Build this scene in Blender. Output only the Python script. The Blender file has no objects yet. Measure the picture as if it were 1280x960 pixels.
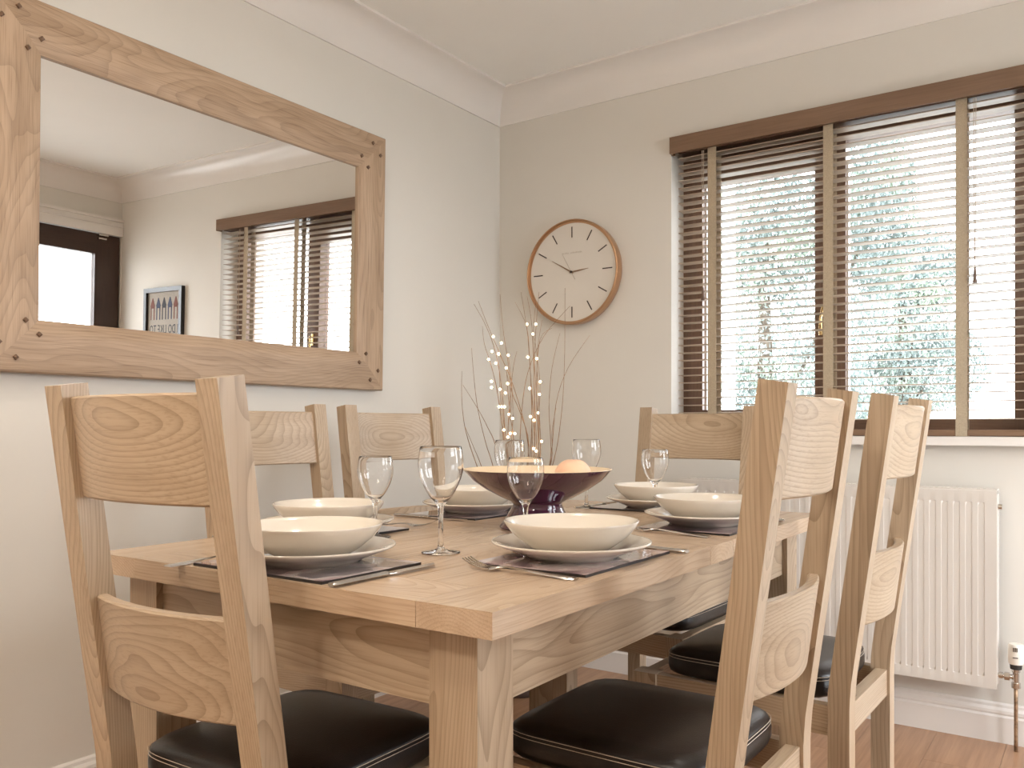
import bpy, bmesh, math, random
from math import pi, sin, cos, radians as R
from mathutils import Vector, Matrix, Euler
random.seed(4)
SC = bpy.context.scene
COL = SC.collection

# ------------------------------------------------------------------ camera
cam_d = bpy.data.cameras.new('camera'); cam = bpy.data.objects.new('camera', cam_d); COL.objects.link(cam)
cam_d.sensor_width = 36.0; cam_d.lens = 1073.85 / 1280 * 36.0
cam_d.shift_y = (533.9 - 480) / 1280
cam_d.clip_start = 0.02; cam_d.clip_end = 200
CAM = (2.1693, -3.0429, 0.9703)
cam.location = CAM; cam.rotation_euler = (pi/2, 0, 0.6049)
SC.camera = cam
# ------------------------------------------------------------------ world
W = bpy.data.worlds.new('overcast_sky'); SC.world = W; W.use_nodes = True
nt = W.node_tree; nt.nodes.clear()
o_ = nt.nodes.new('ShaderNodeOutputWorld'); bg = nt.nodes.new('ShaderNodeBackground')
bg.inputs[0].default_value = (0.91, 0.955, 1.0, 1); bg.inputs[1].default_value = 8.5
nt.links.new(bg.outputs[0], o_.inputs[0])
# ------------------------------------------------------------------ exposure
vs = SC.view_settings
vs.view_transform = 'Standard'; vs.look = 'None'; vs.gamma = 1.0; vs.use_curve_mapping = False
vs.exposure = 0.32
LAMP_W = 8.0
FILL_GLOBE_S = 105.0
LAMP_C = (1.0, 0.91, 0.79)
def portal(name, loc, rot, sx, sy):
    l = bpy.data.lights.new(name, 'AREA'); l.shape = 'RECTANGLE'; l.size = sx; l.size_y = sy
    l.cycles.is_portal = True
    o = bpy.data.objects.new(name, l); COL.objects.link(o); o.location = loc; o.rotation_euler = rot
portal('window_portal', (1.4, 0.20, 1.45), (-pi/2, 0, 0), 1.2, 1.1)
portal('door_portal', (3.12, -0.95, 1.1), (0, pi/2, 0), 2.1, 1.8)

# ------------------------------------------------------------------ helpers
def node_mat(name):
    m = bpy.data.materials.new(name); m.use_nodes = True
    nt = m.node_tree; b = nt.nodes['Principled BSDF']
    return m, nt, b
def mixc(nt, fac, a, b, mode='MIX'):
    n = nt.nodes.new('ShaderNodeMix'); n.data_type = 'RGBA'; n.blend_type = mode
    for s, v in ((0, fac), (6, a), (7, b)):
        if hasattr(v, 'links'): nt.links.new(v, n.inputs[s])
        elif isinstance(v, (int, float)): n.inputs[s].default_value = v
        else: n.inputs[s].default_value = (*v, 1)
    return n.outputs[2]
def math_(nt, op, a, b=None, c=None):
    n = nt.nodes.new('ShaderNodeMath'); n.operation = op
    for i, v in enumerate((a, b, c)):
        if v is None: continue
        if hasattr(v, 'links'): nt.links.new(v, n.inputs[i])
        else: n.inputs[i].default_value = v
    return n.outputs[0]
def ramp(nt, fac, stops):
    n = nt.nodes.new('ShaderNodeValToRGB'); nt.links.new(fac, n.inputs[0])
    e = n.color_ramp.elements
    while len(e) < len(stops): e.new(0.5)
    for i, (p, c) in enumerate(stops):
        e[i].position = p; e[i].color = (*c, 1)
    return n.outputs[0]
def noise(nt, vec, scale, detail=3, rough=0.5):
    n = nt.nodes.new('ShaderNodeTexNoise'); n.inputs['Scale'].default_value = scale
    n.inputs['Detail'].default_value = detail; n.inputs['Roughness'].default_value = rough
    if vec is not None: nt.links.new(vec, n.inputs['Vector'])
    return n.outputs[0]
def bump(nt, b, h, strength, dist=0.001):
    n = nt.nodes.new('ShaderNodeBump'); n.inputs['Strength'].default_value = strength
    n.inputs['Distance'].default_value = dist
    nt.links.new(h, n.inputs['Height']); nt.links.new(n.outputs[0], b.inputs['Normal'])
def plain(name, col, rough=0.5, metal=0.0, coat=0.0, vary=0.05, vscale=20, spec=0.5):
    m, nt, b = node_mat(name)
    tc = nt.nodes.new('ShaderNodeTexCoord')
    n = noise(nt, tc.outputs['Object'], vscale, 3)
    lo = tuple(c*(1-vary) for c in col); hi = tuple(min(1, c*(1+vary)) for c in col)
    nt.links.new(ramp(nt, n, [(0.3, lo), (0.7, hi)]), b.inputs['Base Color'])
    b.inputs['Roughness'].default_value = rough; b.inputs['Metallic'].default_value = metal
    b.inputs['Coat Weight'].default_value = coat; b.inputs['Coat Roughness'].default_value = 0.04
    b.inputs['Specular IOR Level'].default_value = spec
    return m
def wood(name, light, mid, dark, rough=0.35, ring=92.0, contrast=1.0, pores=1.0, coat=0.0):
    """sawn timber: rings about the grain axis (stored as attribute gc = along, a, b), fine pores stretched along it"""
    m, nt, b = node_mat(name); L = nt.links.new
    at = nt.nodes.new('ShaderNodeAttribute'); at.attribute_name = 'gc'
    oi = nt.nodes.new('ShaderNodeObjectInfo')
    sep = nt.nodes.new('ShaderNodeSeparateXYZ'); L(at.outputs['Vector'], sep.inputs[0])
    rx = math_(nt, 'MULTIPLY', oi.outputs['Random'], 9.0)
    al = math_(nt, 'ADD', sep.outputs[0], rx)
    comb0 = nt.nodes.new('ShaderNodeCombineXYZ'); L(al, comb0.inputs[0]); L(sep.outputs[1], comb0.inputs[1]); L(sep.outputs[2], comb0.inputs[2])
    mp = nt.nodes.new('ShaderNodeMapping'); L(comb0.outputs[0], mp.inputs[0]); mp.inputs['Scale'].default_value = (1.5, 5.0, 5.0)
    n1 = noise(nt, mp.outputs[0], 1.0, 2, 0.4)
    # ring centre drifts along the board -> cathedral figure
    dx = math_(nt, 'MULTIPLY', math_(nt, 'SUBTRACT', n1, 0.5), 0.13)
    off = math_(nt, 'MULTIPLY', math_(nt, 'SUBTRACT', oi.outputs['Random'], 0.5), 0.07)
    a = math_(nt, 'ADD', sep.outputs[1], math_(nt, 'ADD', math_(nt, 'MULTIPLY', dx, 0.5), off))
    c = math_(nt, 'ADD', math_(nt, 'ADD', sep.outputs[2], 0.045), dx)
    r = math_(nt, 'SQRT', math_(nt, 'ADD', math_(nt, 'MULTIPLY', math_(nt, 'MULTIPLY', a, a), 0.45), math_(nt, 'MULTIPLY', c, c)))
    fr = math_(nt, 'FRACT', math_(nt, 'MULTIPLY', r, ring*2.2))
    band = math_(nt, 'POWER', fr, 3.2)
    mp2 = nt.nodes.new('ShaderNodeMapping'); L(comb0.outputs[0], mp2.inputs[0]); mp2.inputs['Scale'].default_value = (9, 420, 420)
    n2 = noise(nt, mp2.outputs[0], 1.0, 2, 0.6)
    mp3 = nt.nodes.new('ShaderNodeMapping'); L(comb0.outputs[0], mp3.inputs[0]); mp3.inputs['Scale'].default_value = (3, 22, 22)
    n3 = noise(nt, mp3.outputs[0], 1.0, 2, 0.5)
    base = ramp(nt, n3, [(0.3, mid), (0.62, light)])
    c1 = mixc(nt, math_(nt, 'MULTIPLY', band, 0.58*contrast), base, dark)
    pr = ramp(nt, n2, [(0.30, (0.72, 0.68, 0.64)), (0.5, (1, 1, 1))])
    c2 = mixc(nt, 0.55*pores, c1, pr, 'MULTIPLY')
    tint = ramp(nt, oi.outputs['Random'], [(0.0, (1.0, 0.96, 0.90)), (1.0, (0.93, 0.90, 0.86))])
    c3 = mixc(nt, 1.0, c2, tint, 'MULTIPLY')
    L(c3, b.inputs['Base Color'])
    b.inputs['Roughness'].default_value = rough; b.inputs['Specular IOR Level'].default_value = 0.4
    b.inputs['Coat Weight'].default_value = coat; b.inputs['Coat Roughness'].default_value = 0.12
    h = math_(nt, 'SUBTRACT', math_(nt, 'MULTIPLY', n2, 0.6), math_(nt, 'MULTIPLY', band, 0.5))
    bump(nt, b, h, 0.25, 0.0006)
    return m
def thinglass(name, tint=(1, 1, 1)):
    m = bpy.data.materials.new(name); m.use_nodes = True; nt = m.node_tree; nt.nodes.clear()
    o = nt.nodes.new('ShaderNodeOutputMaterial'); mx = nt.nodes.new('ShaderNodeMixShader')
    t = nt.nodes.new('ShaderNodeBsdfTransparent'); g = nt.nodes.new('ShaderNodeBsdfGlossy'); f = nt.nodes.new('ShaderNodeFresnel')
    t.inputs[0].default_value = (*tint, 1); g.inputs['Roughness'].default_value = 0.0; ge = nt.nodes.new('ShaderNodeNewGeometry'); ir = nt.nodes.new('ShaderNodeMapRange')
    ir.inputs['To Min'].default_value = 1.45; ir.inputs['To Max'].default_value = 1/1.45
    nt.links.new(ge.outputs['Backfacing'], ir.inputs['Value']); nt.links.new(ir.outputs[0], f.inputs[0])
    nt.links.new(f.outputs[0], mx.inputs[0]); nt.links.new(t.outputs[0], mx.inputs[1]); nt.links.new(g.outputs[0], mx.inputs[2])
    nt.links.new(mx.outputs[0], o.inputs[0]); return m

M = {}
M['oak'] = wood('oak_waxed', (0.49, 0.385, 0.282), (0.42, 0.318, 0.223), (0.23, 0.16, 0.103), 0.36)
M['oak_top'] = wood('oak_table_top', (0.58, 0.44, 0.32), (0.50, 0.365, 0.255), (0.33, 0.225, 0.145), 0.26, contrast=0.7, coat=0.15)
M['oak_grey'] = wood('oak_mirror_frame', (0.47, 0.345, 0.245), (0.37, 0.26, 0.175), (0.17, 0.11, 0.075), 0.5, ring=80, pores=1.8, contrast=0.6)
M['peg'] = plain('dark_oak_peg', (0.15, 0.085, 0.05), 0.5, vary=0.3, vscale=200)
M['blind'] = wood('glare_paled_slat_wood', (0.46, 0.38, 0.31), (0.41, 0.33, 0.265), (0.30, 0.235, 0.18), 0.38, ring=30, contrast=0.4)  # window glare is put into the slat colour, so paler than the valance
M['valance'] = wood('blind_valance_wood', (0.22, 0.135, 0.085), (0.19, 0.115, 0.07), (0.13, 0.075, 0.045), 0.42, ring=30, contrast=0.4)
M['tape'] = plain('blind_ladder_tape', (0.42, 0.34, 0.24), 0.85, vary=0.12, vscale=300)
M['cord'] = plain('blind_cord', (0.45, 0.36, 0.27), 0.8)
M['tassel'] = plain('blind_tassel_wood', (0.12, 0.07, 0.045), 0.4)
M['frame'] = wood('brown_window_frame', (0.16, 0.095, 0.065), (0.13, 0.075, 0.05), (0.08, 0.045, 0.03), 0.35, ring=40, contrast=0.5)
M['wall'] = plain('cream_wall_paint', (0.685, 0.65, 0.595), 0.75, vary=0.012, vscale=3, spec=0.3)
M['ceil'] = plain('white_ceiling_paint', (0.87, 0.85, 0.81), 0.85, vary=0.01, vscale=3, spec=0.2)
M['trim'] = plain('white_gloss_paint', (0.77, 0.73, 0.69), 0.25, vary=0.01, vscale=4)
M['sill'] = plain('sill_paint', (0.77, 0.73, 0.69), 0.35, vary=0.01, vscale=4)
M['radiator'] = plain('radiator_enamel', (0.68, 0.63, 0.575), 0.25, vary=0.01, vscale=4)
M['dark'] = plain('dark_gap', (0.03, 0.025, 0.02), 0.8)
M['leather'] = plain('dark_brown_leather', (0.011, 0.0075, 0.0065), 0.36, vary=0.3, vscale=40, coat=0.1)
nt = M['leather'].node_tree; tc = nt.nodes.new('ShaderNodeTexCoord'); v = nt.nodes.new('ShaderNodeTexVoronoi'); v.inputs['Scale'].default_value = 420
nt.links.new(tc.outputs['Object'], v.inputs['Vector']); bump(nt, nt.nodes['Principled BSDF'], v.outputs['Distance'], 0.25, 0.0006)
M['thread'] = plain('cream_thread', (0.55, 0.47, 0.38), 0.7)
M['china'] = plain('cream_china', (0.72, 0.655, 0.57), 0.16, vary=0.008, coat=0.6)
M['steel'] = plain('polished_steel', (0.62, 0.59, 0.56), 0.16, metal=1.0, vary=0.03)
M['brass'] = plain('polished_brass', (0.70, 0.52, 0.26), 0.22, metal=1.0)
M['chrome'] = plain('chrome', (0.60, 0.56, 0.52), 0.12, metal=1.0)
M['copper'] = plain('painted_copper_pipe', (0.36, 0.24, 0.15), 0.4, metal=0.5, vary=0.4, vscale=90)
M['plastic'] = plain('white_plastic', (0.80, 0.74, 0.66), 0.3)
M['purple'] = plain('purple_glaze', (0.060, 0.012, 0.036), 0.07, coat=1.0, vary=0.25, vscale=9)
M['bowlin'] = plain('cream_bowl_glaze', (0.72, 0.56, 0.38), 0.2)
M['peach'] = plain('peach_skin', (0.80, 0.50, 0.34), 0.55, vary=0.12, vscale=25)
M['twig'] = plain('dry_willow_twig', (0.33, 0.20, 0.12), 0.7, vary=0.3, vscale=60)
M['wire'] = plain('clear_lead_wire', (0.50, 0.40, 0.30), 0.5)
M['vase'] = plain('dark_glazed_vase', (0.10, 0.07, 0.06), 0.25)
M['clockrim'] = plain('brushed_copper_rim', (0.50, 0.30, 0.17), 0.34, metal=0.75, vary=0.05)
M['face'] = plain('clock_dial', (0.68, 0.63, 0.565), 0.5, vary=0.008)
M['faint'] = plain('dial_faint_print', (0.55, 0.49, 0.42), 0.6)
M['mark'] = plain('dial_marks', (0.045, 0.028, 0.02), 0.5)
M['hand'] = plain('bronze_hands', (0.28, 0.18, 0.11), 0.35, metal=0.6)
M['second'] = plain('pale_second_hand', (0.45, 0.38, 0.31), 0.5)
M['matedge'] = plain('placemat_board', (0.014, 0.011, 0.011), 0.35)
M['door'] = wood('dark_door', (0.055, 0.030, 0.022), (0.045, 0.024, 0.018), (0.025, 0.013, 0.010), 0.35, ring=30, contrast=0.5)
M['pframe'] = plain('black_picture_frame', (0.012, 0.011, 0.012), 0.3)
M['paper'] = plain('grey_linen_print', (0.34, 0.30, 0.255), 0.8, vary=0.08, vscale=120)
M['ink'] = plain('print_ink', (0.045, 0.045, 0.055), 0.8)
M['inkred'] = plain('print_red', (0.16, 0.055, 0.04), 0.8)
M['inkblue'] = plain('print_blue', (0.045, 0.055, 0.10), 0.8)
M['grass'] = plain('garden_paving', (0.50, 0.50, 0.485), 0.9, vary=0.2, vscale=3)
M['bark'] = plain('tree_bark', (0.10, 0.08, 0.06), 0.9, vary=0.3)
M['post'] = plain('white_painted_post', (0.85, 0.87, 0.87), 0.5)
M['shed'] = plain('blue_grey_board', (0.20, 0.27, 0.32), 0.6)
M['glass'] = thinglass('window_glass')
m, nt, b = node_mat('clear_glass'); M['crystal'] = m
b.inputs['Base Color'].default_value = (1, 1, 1, 1); b.inputs['Roughness'].default_value = 0.0
b.inputs['Transmission Weight'].default_value = 1.0; b.inputs['IOR'].default_value = 1.45
m, nt, b = node_mat('silvered_glass'); M['mirror'] = m
b.inputs['Base Color'].default_value = (0.90, 0.88, 0.85, 1); b.inputs['Metallic'].default_value = 1; b.inputs['Roughness'].default_value = 0.0
def emit(name, col, s):
    m, nt, b = node_mat(name); b.inputs['Base Color'].default_value = (*col, 1)
    b.inputs['Emission Color'].default_value = (*col, 1); b.inputs['Emission Strength'].default_value = s; return m
M['bulb'] = emit('fairy_light_glow', (1.0, 0.74, 0.42), 14.0)
M['lampglow'] = emit('downlight_glow', (1.0, 0.80, 0.58), 28.0)
# leaves
m, nt, b = node_mat('tree_leaves'); M['leaf'] = m
tc = nt.nodes.new('ShaderNodeTexCoord'); n = noise(nt, tc.outputs['Object'], 1.7, 5, 0.6)
nt.links.new(ramp(nt, n, [(0.3, (0.10, 0.135, 0.13)), (0.5, (0.19, 0.235, 0.225)), (0.65, (0.27, 0.33, 0.24))]), b.inputs['Base Color'])
b.inputs['Roughness'].default_value = 0.5
# laminate floor
m, nt, b = node_mat('oak_laminate'); M['floor'] = m
at = nt.nodes.new('ShaderNodeAttribute'); at.attribute_name = 'gc'; oi = nt.nodes.new('ShaderNodeObjectInfo')
ad = nt.nodes.new('ShaderNodeVectorMath'); ad.operation = 'MULTIPLY_ADD'
nt.links.new(oi.outputs['Random'], ad.inputs[0]); ad.inputs[1].default_value = (7, 5, 3); nt.links.new(at.outputs['Vector'], ad.inputs[2])
mp = nt.nodes.new('ShaderNodeMapping'); nt.links.new(ad.outputs[0], mp.inputs[0]); mp.inputs['Scale'].default_value = (3, 60, 60)
n = noise(nt, mp.outputs[0], 1.0, 4, 0.6)
c = ramp(nt, n, [(0.3, (0.30, 0.165, 0.095)), (0.7, (0.44, 0.26, 0.155))])
nt.links.new(mixc(nt, 1.0, c, ramp(nt, oi.outputs['Random'], [(0, (0.92, 0.92, 0.92)), (1, (1.04, 1.02, 1.0))]), 'MULTIPLY'), b.inputs['Base Color'])
b.inputs['Roughness'].default_value = 0.32
# placemat print: soft pink / plum / grey photograph
m, nt, b = node_mat('placemat_print'); M['print'] = m
tc = nt.nodes.new('ShaderNodeTexCoord'); oi = nt.nodes.new('ShaderNodeObjectInfo')
ad = nt.nodes.new('ShaderNodeVectorMath'); ad.operation = 'ADD'; nt.links.new(tc.outputs['Object'], ad.inputs[0]); nt.links.new(oi.outputs['Random'], ad.inputs[1])
n = noise(nt, ad.outputs[0], 9, 2, 0.45)
nt.links.new(ramp(nt, n, [(0.34, (0.03, 0.010, 0.03)), (0.43, (0.16, 0.09, 0.12)), (0.48, (0.55, 0.40, 0.40)), (0.56, (0.62, 0.54, 0.53)), (0.62, (0.14, 0.12, 0.14))]), b.inputs['Base Color'])
b.inputs['Roughness'].default_value = 0.06; b.inputs['Coat Weight'].default_value = 0.6

AX = {'x': (0, 1, 2), 'y': (1, 0, 2), 'z': (2, 1, 0), 'x2': (0, 2, 1), 'y2': (1, 2, 0), 'z2': (2, 0, 1)}
def finish(bm, name, mat, parent=None, axis=None, bevel=0.0, seg=2, smooth=False, seed=None, ang=None):
    if bevel:
        es = [e for e in bm.edges if len(e.link_faces) == 2 and e.calc_face_angle(0) > 0.35]
        bmesh.ops.bevel(bm, geom=es, offset=bevel, segments=seg, profile=0.6, affect='EDGES', clamp_overlap=True)
    bmesh.ops.recalc_face_normals(bm, faces=bm.faces)
    me = bpy.data.meshes.new(name); bm.to_mesh(me); bm.free()
    if axis:
        a, b_, c = AX[axis]
        rr = random.Random(seed if seed is not None else random.random())
        o = (rr.uniform(0, 9), rr.uniform(-.03, .03), rr.uniform(-.02, .02))
        cx = [sum(v.co[k] for v in me.vertices)/len(me.vertices) for k in range(3)]
        at = me.attributes.new('gc', 'FLOAT_VECTOR', 'POINT')
        fl = []
        for v in me.vertices:
            p = v.co; fl += [p[a]+o[0], p[b_]-cx[b_]+o[1], p[c]-cx[c]+o[2]]
        at.data.foreach_set('vector', fl)
    if smooth:
        for p in me.polygons: p.use_smooth = True
        if ang: me.set_sharp_from_angle(angle=ang)
    ob = bpy.data.objects.new(name, me); COL.objects.link(ob)
    if mat is not None: me.materials.append(M[mat] if isinstance(mat, str) else mat)
    if parent is not None: ob.parent = parent
    return ob
def box(bm, x0, y0, z0, x1, y1, z1):
    vs_ = [bm.verts.new((x, y, z)) for z in (z0, z1) for y in (y0, y1) for x in (x0, x1)]
    for f in ((0, 2, 3, 1), (4, 5, 7, 6), (0, 1, 5, 4), (2, 6, 7, 3), (0, 4, 6, 2), (1, 3, 7, 5)):
        bm.faces.new([vs_[i] for i in f])
    return vs_
def boxo(name, c, mat, parent=None, axis=None, bevel=0.0, **k):
    bm = bmesh.new(); box(bm, *c); return finish(bm, name, mat, parent, axis, bevel, **k)
def prism(bm, pts, fn):
    """pts: 2D outline; fn(p, side) -> 3D; side 0/1"""
    a = [bm.verts.new(fn(p, 0)) for p in pts]; b = [bm.verts.new(fn(p, 1)) for p in pts]
    n = len(pts)
    bm.faces.new(a); bm.faces.new(b[::-1])
    for i in range(n): bm.faces.new((a[i], b[i], b[(i+1) % n], a[(i+1) % n]))
def lathe(bm, prof, n=48, c=(0, 0, 0)):
    rings = []
    for r, z in prof:
        if r < 1e-6: rings.append([bm.verts.new((c[0], c[1], c[2]+z))])
        else: rings.append([bm.verts.new((c[0]+r*cos(2*pi*i/n), c[1]+r*sin(2*pi*i/n), c[2]+z)) for i in range(n)])
    for a, b in zip(rings, rings[1:]):
        for i in range(n):
            j = (i+1) % n
            if len(a) == 1 and len(b) == 1: continue
            if len(a) == 1: bm.faces.new((a[0], b[i], b[j]))
            elif len(b) == 1: bm.faces.new((a[i], b[0], a[j]))
            else: bm.faces.new((a[i], b[i], b[j], a[j]))
def tube(bm, pts, rad, n=6, closed=False):
    pts = [Vector(p) for p in pts]; rings = []
    for i, p in enumerate(pts):
        if closed: t = pts[(i+1) % len(pts)] - pts[i-1]
        else: t = pts[min(i+1, len(pts)-1)] - pts[max(i-1, 0)]
        t.normalize(); u = t.cross(Vector((0, 0, 1)))
        if u.length < 1e-3: u = t.cross(Vector((0, 1, 0)))
        u.normalize(); w = t.cross(u)
        r = rad(i/(len(pts)-1)) if callable(rad) else rad
        rings.append([bm.verts.new(p + r*(cos(2*pi*k/n)*u + sin(2*pi*k/n)*w)) for k in range(n)])
    prs = list(zip(rings, rings[1:])) + ([(rings[-1], rings[0])] if closed else [])
    for a, b in prs:
        for k in range(n): bm.faces.new((a[k], b[k], b[(k+1) % n], a[(k+1) % n]))
    if not closed:
        bm.faces.new(rings[0][::-1]); bm.faces.new(rings[-1])
def thing(name, label, cat, loc=(0, 0, 0), rz=0, group=None):
    o = bpy.data.objects.new(name, None); COL.objects.link(o); o.empty_display_size = 0.05
    o.location = loc; o.rotation_euler = (0, 0, rz); tag(o, label, cat, group); return o
def tag(o, label, cat, group=None):
    o['label'] = label; o['category'] = cat
    if group: o['group'] = group
    return o
def struct(o, label=None):
    o['kind'] = 'structure'
    if label: o['label'] = label
    return o
KIDS = {}
def kids(o): return [c for c in COL.objects if c.parent == o]
def dup(root, loc, rz, label, cat=None, group=None):
    r = root.copy(); COL.objects.link(r); r.location = loc; r.rotation_euler = (0, 0, rz); r['label'] = label
    if group: r['group'] = group
    for ch in kids(root):
        c = ch.copy(); COL.objects.link(c); c.parent = r
        for g in kids(ch):
            d = g.copy(); COL.objects.link(d); d.parent = c
    return r
def pview(px, py, d):
    """room position of something seen at a pixel of the photograph and d metres deep"""
    s, c = sin(0.6049), cos(0.6049); r = (px-640)/1073.85*d
    return Vector((CAM[0]+r*c-d*s, CAM[1]+r*s+d*c, CAM[2]-(py-533.9)*d/1073.85))

# ================================================================== ROOM
RX, RY, H = 3.0, -4.7, 2.4      # x 0..3, y RY..0
def wallbox(name, parts, mat, label):
    bm = bmesh.new()
    for p in parts: box(bm, *p)
    return struct(finish(bm, name, mat), label)
WX0, WX1, WZ0, WZ1 = 0.805, 2.005, 0.913, 2.045
wallbox('wall_back', [(0, 0, 0, WX0, 0.3, H), (WX1, 0, 0, RX, 0.3, H), (WX0, 0, 0, WX1, 0.3, WZ0), (WX0, 0, WZ1, WX1, 0.3, H)], 'wall', 'cream wall with the window, clock and radiator')
wallbox('wall_left', [(-0.2, RY-0.2, 0, 0, 0.3, H)], 'wall', 'cream wall that carries the big mirror')
DY0, DY1, DZ = -1.93, -0.004, 2.093
wallbox('wall_right', [(RX, DY1, 0, RX+0.25, 0.3, H), (RX, RY-0.2, 0, RX+0.25, DY0, H), (RX, DY0, DZ, RX+0.25, DY1, H)], 'wall', 'cream wall with the dark glazed doors, seen in the mirror')
wallbox('wall_front', [(0, RY-0.2, 0, RX, RY, H)], 'wall', 'cream wall behind the camera')
wallbox('ceiling', [(-0.2, RY-0.2, H, RX+0.25, 0.3, H+0.15)], 'ceil', 'plain white ceiling')
# floor: laminate boards on a screed slab
fl = wallbox('floor', [(-0.2, RY-0.2, -0.12, RX+0.25, 0.3, -0.013)], 'dark', 'warm oak laminate floor')
y = 0.0; row = 0; pl_meshes = {}
bw, bl = 0.192, 1.28
rows = int(-RY/bw)+1
for row in range(int(RX/bw)+1):
    x0 = row*bw; x1 = min(x0+bw, RX)
    yy = -((row*0.47) % 1)*bl
    ys = [0.0] + [yy - k*bl for k in range(0, 5) if -0.02 > yy - k*bl > RY] + [RY]
    for a, b_ in zip(ys, ys[1:]):
        bm = bmesh.new(); box(bm, x0+0.0004, b_+0.0004, -0.012, x1-0.0004, a-0.0004, 0.0)
        finish(bm, 'floor_board', 'floor', fl, 'y', 0.0007, seg=1, seed=row*17+int(-b_*10))
# coving: concave quarter profile with small steps
def cove_pts():
    P = [(0, 0), (0.006, 0), (0.006, 0.008)]
    for k in range(9):
        t = k/8*pi/2
        P.append((0.094-0.086*cos(t), 0.016+0.100*sin(t) - 0.0))
    P += [(0.106, 0.119), (0.106, 0.127), (0, 0.127)]
    return P
cz = 2.273
def cove(name, x0, y0, x1, y1, nrm, label):
    bm = bmesh.new(); d = Vector((x1-x0, y1-y0, 0)); n = Vector((nrm[0], nrm[1], 0)); du = d.normalized()
    prism(bm, cove_pts(), lambda p, s: (Vector((x0, y0, cz)) + n*p[0] + Vector((0, 0, p[1])) + (du*p[0] if s == 0 else d - du*p[0])))
    return struct(finish(bm, name, 'trim', smooth=True, ang=R(25)), label)
cove('trim_1', 0, 0, RX, 0, (0, -1), 'plaster coving over the window wall')
cove('trim_2', 0, RY, 0, 0, (1, 0), 'plaster coving over the mirror wall')
cove('trim_3', RX, 0, RX, RY, (-1, 0), 'plaster coving over the glazed doors')
cove('trim_4', RX, RY, 0, RY, (0, 1), 'plaster coving behind the camera')
SK = [(0, 0), (0.018, 0), (0.018, 0.078), (0.013, 0.084), (0.015, 0.090), (0.014, 0.098), (0.008, 0.106), (0.007, 0.114), (0.003, 0.119), (0, 0.119)]
def skirt(name, x0, y0, x1, y1, nrm):
    bm = bmesh.new(); d = Vector((x1-x0, y1-y0, 0)); n = Vector((nrm[0], nrm[1], 0)); du = d.normalized()
    prism(bm, SK, lambda p, s: (Vector((x0, y0, 0)) + n*p[0] + Vector((0, 0, p[1])) + (du*p[0] if s == 0 else d - du*p[0])))
    return struct(finish(bm, name, 'trim'))
skirt('baseboard_back', 0, 0, RX, 0, (0, -1))['label'] = 'white moulded baseboard under the radiator'
skirt('baseboard_left', 0, RY, 0, 0, (1, 0))['label'] = 'white moulded baseboard under the mirror'
skirt('baseboard_right', RX, DY0-0.09, RX, RY, (-1, 0))
skirt('baseboard_front', RX, RY, 0, RY, (0, 1))

# ================================================================== WINDOW
win = bpy.data.objects.new('window_1', None); COL.objects.link(win); struct(win, 'dark brown casement window behind the wooden blind')
win.location = (1.405, 0.1, WZ0)
def wp(name, c, mat='frame', axis='z', bevel=0.003, parent=None):
    c = (c[0]-1.405, c[1]-0.1, c[2]-WZ0, c[3]-1.405, c[4]-0.1, c[5]-WZ0)
    return boxo(name, c, mat, win if parent is None else parent, axis, bevel)
FY0, FY1 = 0.115, 0.185
wp('frame_jamb', (WX0, FY0, 0.925, 0.832, FY1, WZ1)); wp('frame_jamb', (WX1-0.075, FY0, 0.925, WX1, FY1, WZ1))
wp('frame_head', (0.832, FY0, 1.985, WX1-0.075, FY1, WZ1), axis='x'); wp('frame_sill', (0.832, FY0, 0.925, WX1-0.075, FY1, 0.996), axis='x')
wp('mullion', (1.373, FY0, 0.996, 1.415, FY1, 1.985))
# opening casement (left)
CA = [(0.833, 0.888, 'z', 0.996, 1.985), (1.312, 1.373, 'z', 0.996, 1.985)]
for x0, x1, ax, z0, z1 in CA: wp('casement_stile', (x0, FY0-0.012, z0, x1, FY1-0.015, z1))
wp('casement_rail', (0.888, FY0-0.012, 1.905, 1.312, FY1-0.015, 1.985), axis='x'); wp('casement_rail', (0.888, FY0-0.012, 0.996, 1.312, FY1-0.015, 1.036), axis='x')
wp('pane', (0.888, 0.145, 1.036, 1.312, 0.149, 1.905), 'glass', None, 0); wp('pane', (1.415, 0.145, 0.996, 1.930, 0.149, 1.985), 'glass', None, 0)
for k, (x0, x1) in enumerate(((0.888, 0.893), (1.415, 1.420))): wp('glazing_bead', (x0, 0.135, 1.036, x1, 0.160, 1.90), 'trim', None, 0.001)
# brass casement handle
bm = bmesh.new(); box(bm, -0.009, -0.006, -0.03, 0.009, 0, 0.03); lathe(bm, [(0, 0), (0.007, 0), (0.007, 0.0)], 12)
h = finish(bm, 'handle_plate', 'brass', win, bevel=0.002); h.location = (1.352-1.405, FY0-0.012-0.1, 1.39-WZ0)
bm = bmesh.new(); tube(bm, [(0, -0.006, 0.012), (0, -0.024, 0.014), (-0.004, -0.032, 0.0), (-0.010, -0.034, -0.035), (-0.012, -0.034, -0.075), (-0.010, -0.036, -0.095)], lambda t: 0.0045+0.0025*t, 8)
h = finish(bm, 'handle', 'brass', win, smooth=True); h.location = (1.352-1.405, FY0-0.012-0.1, 1.39-WZ0)
# reveal lining and inner sill
sl = bmesh.new(); box(sl, WX0-0.03, -0.045, 0.913, WX1+0.03, 0.0, 0.940); box(sl, WX0+0.001, 0.0, 0.913, WX1-0.001, FY0, 0.940)
o = finish(sl, 'trim_5', 'sill', bevel=0.003); struct(o, 'cream painted window sill board')

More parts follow.
